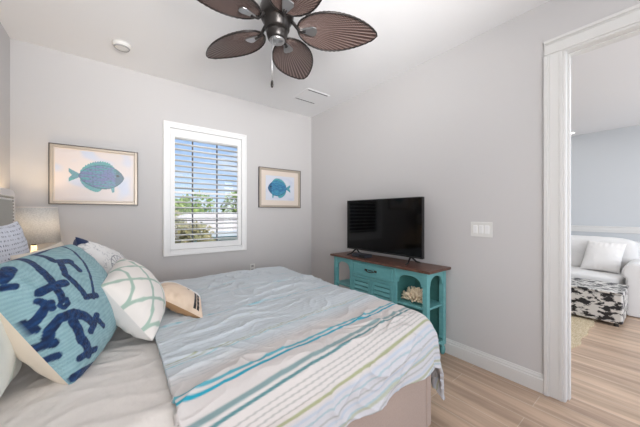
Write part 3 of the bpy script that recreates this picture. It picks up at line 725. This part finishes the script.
def stripe_col(x, y):
    q = y-0.13*(x-0.15)+0.006*noise.noise(Vector((x*3, y*3, 1)))
    base_w = rgb(205, 199, 196); base_b = rgb(198, 205, 210)
    c = mix(base_w, base_b, ss(1.03, 1.16, q))
    # slubbed weave
    s1 = noise.noise(Vector((x*7, q*150, 2))); c = mix(c, rgb(180, 192, 200), 0.35*max(0, s1)*ss(1.0, 1.2, q))
    def band(q0, w, col, k=1.0, br_=False):
        nonlocal c
        d = abs(q-q0)
        if d < w*1.4:
            a = k*(1-ss(w*0.55, w*1.4, d))
            if br_: a *= 0.45+0.55*ss(-0.2, 0.25, noise.noise(Vector((x*24, q0*50, 4))))
            c = mix(c, col, a)
    tealb = rgb(20, 150, 172); tg = rgb(84, 128, 132); ol_ = rgb(152, 158, 118); gr_ = rgb(150, 154, 150); lb = rgb(168, 184, 200)
    band(0.978, 0.008, rgb(70, 160, 176), 0.95); band(0.951, 0.007, tealb)
    band(0.866, 0.010, rgb(112, 142, 144), 0.9); band(0.838, 0.006, tg)
    band(1.205, 0.003, ol_, 0.8, True); band(1.190, 0.003, ol_, 0.7, True); band(1.176, 0.003, rgb(110, 180, 190), 0.8, True)
    band(1.36, 0.003, gr_, 0.5, True); band(1.385, 0.003, gr_, 0.4, True); band(1.44, 0.003, ol_, 0.4, True)
    band(1.585, 0.009, rgb(90, 170, 184), 0.7, True); band(1.555, 0.006, gr_, 0.5, True); band(1.66, 0.004, gr_, 0.3, True)
    for qq, kk in ((1.06, 0.3), (1.08, 0.35), (1.10, 0.3), (1.12, 0.35), (1.235, 0.3), (1.26, 0.4), (1.30, 0.3), (1.33, 0.4), (1.41, 0.3), (1.47, 0.35), (1.50, 0.4), (1.62, 0.35), (1.70, 0.4), (1.78, 0.35), (1.84, 0.4), (2.05, 0.35), (2.14, 0.3), (2.30, 0.4)):
        band(qq, 0.0032, rgb(142, 152, 156), kk, True)
    band(1.95, 0.010, rgb(150, 190, 200), 0.5, True); band(2.2, 0.010, rgb(150, 190, 200), 0.4, True)
    for i, qq in enumerate((0.802, 0.782, 0.762, 0.742)): band(qq, 0.0028, gr_, 0.7)
    band(0.716, 0.007, ol_, 0.9)
    if q < 0.705: c = mix(c, rgb(188, 192, 202), 0.6*(ss(0.705, 0.69, q)))
    for i, qq in enumerate((0.682, 0.655, 0.622, 0.60, 0.57, 0.53, 0.505, 0.47)):
        band(qq, 0.0045 if i % 3 else 0.006, [lb, rgb(132, 170, 180), gr_][i % 3], 0.6)
    band(0.56, 0.006, ol_, 0.6); band(0.487, 0.006, ol_, 0.7)
    return c
M['duvet'] = mat('duvet_cloth', None, 0.9, attr='Col', bump=(55, 0.3, 0.006), sheen=0.15)
dv = build('duvet', drape(0.150, 1.97, 0.625, 3.02, (0.05, 1.44, 1.00, 2.66), 0.698, 0.165, 0.018, 4, stripe_col, 400, 600, 0.10, crown=0.012), M['duvet'], smooth=True, solid=0.020)
tag(dv, 'pale blue duvet with teal and grey woven stripes covering the bed', 'duvet')

# ------------------------------------------------------------------ pillows
def pillow(name, label, cat, A, B, C, D, th, cfront, cback=None, n=60, nb=None, mfront=None, mback=None, pinch=0.06, wob=0.006, seed=1, piping=None, group=None, power=0.45):
    """A,B bottom corners, C,D top corners (A-B-C-D around); front face looks along (B-A)x(D-A)"""
    A, B, C, D = map(Vector, (A, B, C, D)); cen = (A+B+C+D)/4
    nr = (C-A).cross(D-B).normalized()
    o = thing(name, label, cat, (cen.x, cen.y, min(A.z, B.z, C.z, D.z)), group)
    def surf(side):
        def fn(u, v):
            a, b_ = 2*u-1, 2*v-1
            # edges bow inwards between the corners
            a2 = a*(1-pinch*(1-b_*b_)); b2 = b_*(1-pinch*(1-a*a))
            uu, vv = (a2+1)/2, (b2+1)/2
            p = A*(1-uu)*(1-vv)+B*uu*(1-vv)+C*uu*vv+D*(1-uu)*vv
            e = max(0.0, (1-a*a)*(1-b_*b_))
            h = th*e**power
            w = noise.noise(p*7+Vector((seed, 0, 0)))*wob+noise.noise(p*18+Vector((0, seed, 0)))*wob*0.4
            # seams radiate small puckers
            pk = wob*0.8*math.sin(22*a+seed)*ss(0.5, 0.95, abs(b_))*e**0.3+wob*0.8*math.sin(22*b_+seed)*ss(0.5, 0.95, abs(a))*e**0.3
            return p+nr*side*(h+(w+pk)*min(1, e*6))
        return fn
    f = build('front_cover', MB().sheet(surf(1), n, n, cfront), mfront or M['cloth'], o, smooth=True)
    g_ = build('back_cover', MB().sheet(surf(-1), nb or 40, nb or 40, cback or cfront), mback or M['cloth'], o, smooth=True)
    if piping:
        ff = surf(1); pts = [ff(i/24, 0) for i in range(25)]+[ff(1, i/24) for i in range(1, 25)]+[ff(1-i/24, 1) for i in range(1, 25)]+[ff(0, 1-i/24) for i in range(1, 25)]
        build('piping', MB().tube(pts, 0.004, 6), piping, o, smooth=True)
    return o

# navy anchors: brush strokes (width in mm, points across the cloth u,v)
STROKES = [(28.5, [(0.275, 0.995), (0.255, 0.95), (0.215, 0.855), (0.18, 0.73), (0.145, 0.59)]), (30.0, [(0.095, 0.71), (0.165, 0.71), (0.24, 0.69)]), (17.0, [(0.145, 0.59), (0.12, 0.565), (0.125, 0.535), (0.155, 0.545), (0.165, 0.58), (0.145, 0.59)]), (40.0, [(0.045, 0.895), (0.115, 0.935)]), (22.5, [(0.02, 0.84), (0.05, 0.82)]), (25.0, [(0.27, 0.995), (0.24, 1.0)]), (45.0, [(0.23, 1.0), (0.26, 1.0)]), (20.0, [(0.38, 0.98), (0.505, 0.985), (0.635, 0.995), (0.74, 0.995)]), (25.0, [(0.375, 0.96), (0.35, 0.875)]), (30.0, [(0.37, 0.855), (0.445, 0.825)]), (13.0, [(0.75, 0.995), (0.615, 0.865), (0.475, 0.655), (0.335, 0.47)]), (25.0, [(0.37, 0.85), (0.295, 0.745), (0.29, 0.62), (0.285, 0.52)]), (25.0, [(0.28, 0.515), (0.375, 0.475)]), (25.0, [(0.435, 0.82), (0.425, 0.725)]), (35.0, [(0.01, 0.38), (0.03, 0.445), (0.08, 0.485), (0.15, 0.46), (0.2, 0.39), (0.225, 0.295)]), (30.0, [(0.0, 0.385), (0.02, 0.355)]), (30.0, [(0.19, 0.27), (0.275, 0.335)]), (32.5, [(0.125, 0.42), (0.115, 0.265), (0.13, 0.12)]), (25.0, [(0.065, 0.15), (0.185, 0.115)]), (30.0, [(0.005, 0.54), (0.025, 0.555), (0.075, 0.61), (0.09, 0.605)]), (25.0, [(0.065, 0.66), (0.085, 0.575)]), (25.0, [(0.005, 0.57), (0.01, 0.495)]), (25.0, [(0.0, 0.275), (0.01, 0.26)]), (30.0, [(0.015, 0.055), (0.235, 0.0)]), (20.0, [(0.275, 0.295), (0.305, 0.225)])]
ACORN = [Vector(p) for p in ((-0.13, 1.325, 0.668), (0.00, 1.865, 0.70), (-0.19, 1.90, 1.14), (-0.37, 1.33, 1.11))]
def anchor_field(n):
    """distance on the stuffed cloth from every grid point to the nearest stroke, minus its half width"""
    import numpy as np
    A, B, C, D = [np.array(p) for p in ACORN]; nr = np.cross(C-A, D-B); nr = nr/np.linalg.norm(nr)
    def pos(u, v):
        a, b = 2*u-1, 2*v-1; a2 = a*(1+0.02*(1-b*b)); b2 = b*(1+0.02*(1-a*a)); uu, vv = ((a2+1)/2)[..., None], ((b2+1)/2)[..., None]
        e = np.maximum(0, (1-a*a)*(1-b*b))[..., None]
        return A*(1-uu)*(1-vv)+B*uu*(1-vv)+C*uu*vv+D*(1-uu)*vv+nr*0.145*e**0.45
    g = np.linspace(0, 1, n+1); V, U = np.meshgrid(g, g, indexing='ij'); P = pos(U, V); F = np.full(U.shape, 9.0)
    for w, pts in STROKES:
        pts = np.array(pts, float); fine = []
        for k in range(len(pts)-1):
            for t_ in np.linspace(0, 1, 6)[:-1]: fine.append(pts[k]*(1-t_)+pts[k+1]*t_)
        fine.append(pts[-1]); fine = np.array(fine); Q = pos(fine[:, 0], fine[:, 1])
        for k in range(len(Q)-1):
            d_ = Q[k+1]-Q[k]; L2 = max(1e-9, float(d_@d_)); t_ = np.clip(((P-Q[k])@d_)/L2, 0, 1)[..., None]
            F = np.minimum(F, np.linalg.norm(P-Q[k]-t_*d_, axis=-1)-w*0.00050)
    return F
AF = anchor_field(230)
def anchor_col(u, v):
    wob = 0.0025*noise.noise(Vector((u*34, v*34, 1)))
    d = float(AF[int(round(v*230)), int(round(u*230))])
    ln = math.sin((v+0.08*noise.noise(Vector((u*4, v*4, 5))))*230)
    bgc = mix(rgb(150, 184, 190), rgb(122, 158, 166), 0.5+0.2*ln+0.5*noise.noise(Vector((u*25, v*25, 3))))
    fg = mix(rgb(20, 60, 108), rgb(10, 32, 66), 0.5+noise.noise(Vector((u*40, v*40, 9))))
    return mix(fg, bgc, ss(-0.001, 0.0025, d+wob))
def const(c, k=0.0, c2=None):
    def f(u, v):
        return mix(c, c2, k*max(0, noise.noise(Vector((u*20, v*20, 2)))+0.3)) if c2 else c
    return f
pillow('throw_pillow', 'large teal tufted pillow with navy anchors, standing in front of the others', 'pillow',
       (-0.13, 1.325, 0.668), (0.00, 1.865, 0.70), (-0.19, 1.90, 1.14), (-0.37, 1.33, 1.11), 0.145,
       anchor_col, const(rgb(228, 214, 196)), n=230, mfront=M['tuft'], pinch=-0.02, seed=2, wob=0.004, group='throw pillows piled at the headboard')
def quatre(u, v):
    d = 9
    for i in range(-1, 4):
        for j in range(-1, 4):
            cx = i*0.46+(0.23 if j % 2 else 0)+0.12; cy = j*0.25+0.1
            x, y = (u-cx)/0.23, (v-cy)/0.25
            r = min(math.hypot(x-0.36, y), math.hypot(x+0.36, y), math.hypot(x, y-0.36), math.hypot(x, y+0.36))
            d = min(d, abs(r-0.50)) if True else d
    inside_other = 0
    base_c = rgb(230, 224, 218)
    return mix(mix(rgb(150, 176, 160), rgb(172, 192, 180), 0.5), base_c, ss(0.05, 0.10, quatre_d(u, v)))
def quatre_d(u, v):
    s_ = 0.40
    best = 9
    x = (u/s_) % 1.0; y = (v/s_) % 1.0
    def q(px, py):      # signed field of one four-lobed tile
        return min(math.hypot(px-0.26, py), math.hypot(px+0.26, py), math.hypot(px, py-0.26), math.hypot(px, py+0.26))-0.285
    best = min(q(x-cx, y-cy) for cx, cy in ((0.5, 0.5), (0, 0), (1, 0), (0, 1), (1, 1)))
    lo = sorted(q(x-cx, y-cy) for cx, cy in ((0.5, 0.5), (0, 0), (1, 0), (0, 1), (1, 1)))
    return abs(lo[0]-lo[1])*0.9
pillow('throw_pillow', 'white pillow with sage green lattice pattern, leaning over the striped duvet', 'pillow',
       (0.135, 1.475, 0.705), (0.225, 1.93, 0.735), (0.015, 1.99, 1.035), (-0.055, 1.56, 0.975), 0.115,
       quatre, const(rgb(226, 222, 218)), n=150, seed=5, pinch=0.0, group='throw pillows piled at the headboard')
def sketch(u, v):
    n_ = noise.noise(Vector((u*9, v*9, 6))); n2 = noise.noise(Vector((u*30, v*30, 8)))
    c = rgb(228, 226, 224)
    for (sx, sy, r) in ((0.35, 0.6, 0.16), (0.65, 0.3, 0.15), (0.7, 0.75, 0.14), (0.25, 0.22, 0.12)):
        d = math.hypot(u-sx, v-sy); a = math.atan2(v-sy, u-sx)
        if d < r and (abs(math.sin(a*6+d*26)) < 0.32 or abs(d-r) < 0.012): c = mix(c, rgb(112, 114, 122), 0.8)
    if abs(n_+0.4*n2) < 0.035: c = mix(c, rgb(150, 152, 158), 0.6)
    if math.hypot(u-0.0, v-1.0) < 0.10: c = rgb(34, 48, 84)
    return c
pillow('throw_pillow', 'white pillow with grey shell sketches and a navy corner, behind the anchor pillow', 'pillow',
       (-0.10, 1.92, 0.70), (0.05, 2.33, 0.70), (0.00, 2.48, 0.985), (-0.19, 2.11, 1.165), 0.135,
       sketch, const(rgb(60, 70, 104)), n=130, seed=8, group='throw pillows piled at the headboard')
def fishpil(u, v):
    c = mix(rgb(226, 204, 182), rgb(214, 190, 166), ss(0.0, 0.5, noise.noise(Vector((u*5, v*5, 3)))))
    if v > 0.62: c = mix(c, rgb(226, 226, 224), ss(0.62, 0.68, v))
    for u0 in (0.80, 0.87):
        if abs(u-u0) < 0.024 and 0.05 < v < 0.62: c = rgb(30, 28, 30)
    if math.hypot(u-0.62, v-0.58) < 0.035: c = rgb(40, 44, 50)
    return c
pillow('throw_pillow', 'small tan and cream pillow with two black stripes, lying on the duvet', 'pillow',
       (0.165, 1.79, 0.838), (0.388, 1.595, 0.710), (0.45, 1.92, 0.745), (0.225, 2.03, 0.845), 0.065,
       fishpil, const(rgb(178, 138, 98)), n=130, seed=11, pinch=0.05, group='throw pillows piled at the headboard')
def dots(u, v):
    s_ = 24; x, y = u*s_, v*s_; ix, iy = math.floor(x), math.floor(y)
    rnd = noise.cell(Vector((ix*3.1, iy*1.7, 2)))
    dx, dy = x-ix-0.5-0.15*rnd, y-iy-0.5
    return rgb(60, 74, 104) if math.hypot(dx, dy) < 0.17+0.06*rnd else rgb(222, 226, 238)
pillow('euro_pillow', 'white pillow with small navy dots, propped against the headboard by the lamp', 'pillow',
       (-0.44, 1.90, 0.675), (-0.40, 2.50, 0.675), (-0.485, 2.44, 1.255), (-0.50, 1.90, 1.245), 0.065,
       dots, const(rgb(222, 226, 238)), n=150, seed=14, group='bed pillows against the headboard')
pillow('bed_pillow', 'plain cream pillow peeking out behind the anchor pillow', 'pillow',
       (-0.30, 1.88, 0.675), (-0.21, 2.42, 0.675), (-0.28, 2.40, 1.12), (-0.40, 1.90, 1.10), 0.070,
       const(rgb(226, 216, 204)), n=40, seed=17, group='bed pillows against the headboard')
def mint(u, v):
    q = abs(math.sin(u*9+0.6*math.sin(v*14)))
    return mix(rgb(206, 216, 206), rgb(226, 228, 220), ss(0.1, 0.3, q))
pillow('bed_pillow', 'pale mint pillow at the near side, partly behind the anchor pillow', 'pillow',
       (-0.34, 0.98, 0.675), (-0.31, 1.60, 0.675), (-0.42, 1.60, 1.15), (-0.45, 0.98, 1.14), 0.090,
       mint, n=90, seed=20, group='bed pillows against the headboard')

# ------------------------------------------------------------------ nightstand and lamp
ns = thing('nightstand', 'grey-brown nightstand between the bed and the window wall, under the lamp', 'nightstand', (-0.49, 3.18, 0))
build('carcass', box(-0.715, -0.30, 2.96, 3.42, 0.10, 0.63), M['nightstand'], ns, bevel=0.004)
build('top', box(-0.722, -0.285, 2.945, 3.435, 0.63, 0.655), M['nightstand'], ns, bevel=0.004)
for z in (0.13, 0.38):
    d_ = build('drawer', box(-0.30, -0.284, 2.985, 3.395, z, z+0.225), M['nightstand'], ns, bevel=0.003)
    build('knob', MB().cyl((-0.284, 3.19, z+0.11), (-0.262, 3.19, z+0.11), 0.008, 0.014, 12), M['bronze'], d_, smooth=True)
for x in (-0.69, -0.325):
    for y in (2.985, 3.395): build('leg', MB().cyl((x, y, 0), (x, y, 0.10), 0.016, 0.022, 10), M['nightstand'], ns, smooth=True)
LX, LY = -0.535, 3.165
lp = thing('table_lamp', 'lit table lamp with a grey linen drum shade beside the headboard', 'lamp', (LX, LY, 0.655))
build('lamp_base', MB().lathe((LX, LY, 0), [(0.07, 0.656), (0.072, 0.67), (0.03, 0.685), (0.05, 0.74), (0.085, 0.82), (0.082, 0.90), (0.04, 0.975), (0.018, 1.0), (0.016, 1.04)], 32), M['ceramic'], lp, smooth=True)
build('socket', MB().cyl((LX, LY, 1.04), (LX, LY, 1.11), 0.016), M['bronze'], lp, smooth=True)
sh = build('lamp_shade', MB().lathe((LX, LY, 0), [(0.160, 1.062), (0.140, 1.352)], 48, cap=False), M['shade'], lp, smooth=True, solid=0.003)
build('shade_lit_rim', MB().lathe((LX, LY, 0), [(0.1415, 1.344), (0.1415, 1.354), (0.136, 1.354)], 48, cap=False), M['head_border'], sh, smooth=True)  # pale ring paints in the lit top rim of the shade
build('harp', MB().tube([(LX, LY-0.001, 1.10), (LX, LY-0.05, 1.15), (LX, LY-0.05, 1.26), (LX, LY, 1.345), (LX, LY+0.05, 1.26), (LX, LY+0.05, 1.15), (LX, LY+0.001, 1.10)], 0.0025, 6), M['bronze'], lp, smooth=True)
ll = light('lamp_bulb_light', 'POINT', (LX, LY, 1.20), (0, 0, 0), 8.0, (1.0, 0.72, 0.42), shadow_soft_size=0.035)

# ------------------------------------------------------------------ living room furniture
sf = thing('sofa', 'white slipcovered sofa with a rolled arm in the living room', 'sofa', (5.65, 1.25, 0))
S = M['sofa']
build('base', box(5.20, 6.12, 0.22, 2.30, 0.012, 0.30), S, sf, bevel=0.02)
build('seat_cushion', soft(5.17, 5.90, 0.405, 1.33, 0.29, 0.475, 12, 7, 0.006, 3), S, sf, smooth=True)
build('seat_cushion', soft(5.17, 5.90, 1.34, 2.26, 0.29, 0.475, 12, 7, 0.006, 5), S, sf, smooth=True)
build('backrest', soft(5.90, 6.15, 0.22, 2.30, 0.25, 0.915, 14, 7, 0.006, 5), S, sf, smooth=True)
build('back_cushion', soft(5.68, 5.95, 0.30, 1.33, 0.46, 0.95, 14, 5, 0.015, 7), S, sf, smooth=True)
build('back_cushion', soft(5.68, 5.95, 1.34, 2.28, 0.46, 0.95, 14, 5, 0.015, 9), S, sf, smooth=True)
def arm_prof(yc, w, zc, r):
    pts = [(yc-w, 0.012), (yc+w, 0.012), (yc+w, zc-0.07)]
    for k in range(15):
        a = -0.45+(PI+0.9)*k/14; pts.append((yc+r*math.cos(a), zc+r*math.sin(a)))
    pts.append((yc-w, zc-0.07)); return pts
for yc in (0.285, 2.36):
    a_ = build('arm', MB().prism(arm_prof(yc, 0.095, 0.545, 0.130), 'x', 5.16, 6.05), S, sf, bevel=0.015)
    build('arm_facing', MB().prism(arm_prof(yc, 0.075, 0.545, 0.108), 'x', 5.150, 5.161), S, a_, bevel=0.004)
pillow('throw_pillow', 'white square pillow leaning on the white sofa', 'pillow', (5.49, 0.855, 0.485), (5.46, 0.455, 0.480), (5.62, 0.40, 0.885), (5.64, 0.785, 0.90), -0.085,
       const(rgb(232, 229, 226)), n=50, seed=23, pinch=0.05)
ot = thing('ottoman', 'rectangular black and white cowhide ottoman in front of the sofa', 'ottoman', (4.85, 0.95, 0))
build('body', box(4.545, 5.135, 0.355, 1.75, 0.038, 0.368), M['cowhide'], ot, bevel=0.018)
build('lid', box(4.540, 5.140, 0.350, 1.755, 0.370, 0.402), M['cowhide'], ot, bevel=0.012)
for x in (4.60, 5.08):
    for y in (0.41, 1.70): build('foot', MB().cyl((x, y, 0.0145 if y > 1 else 0.0005), (x, y, 0.04), 0.022), M['black_plastic'], ot)
# jute rug with a wavy edge
mb = MB(); n = 60; pts = []
for i in range(n+1):
    u = i/n; pts.append((3.40+u*1.75, 0.575+0.010*math.sin(u*30)+0.02*ss(0.15, 0.0, u)))
poly = pts+[(5.15, 2.6), (3.40, 2.6)]
mb.prism(poly, 'z', 0.0005, 0.014)
ridg = build('jute_rug', mb, M['jute'])
tag(ridg, 'woven natural jute rug on the living room floor under the ottoman', 'rug')
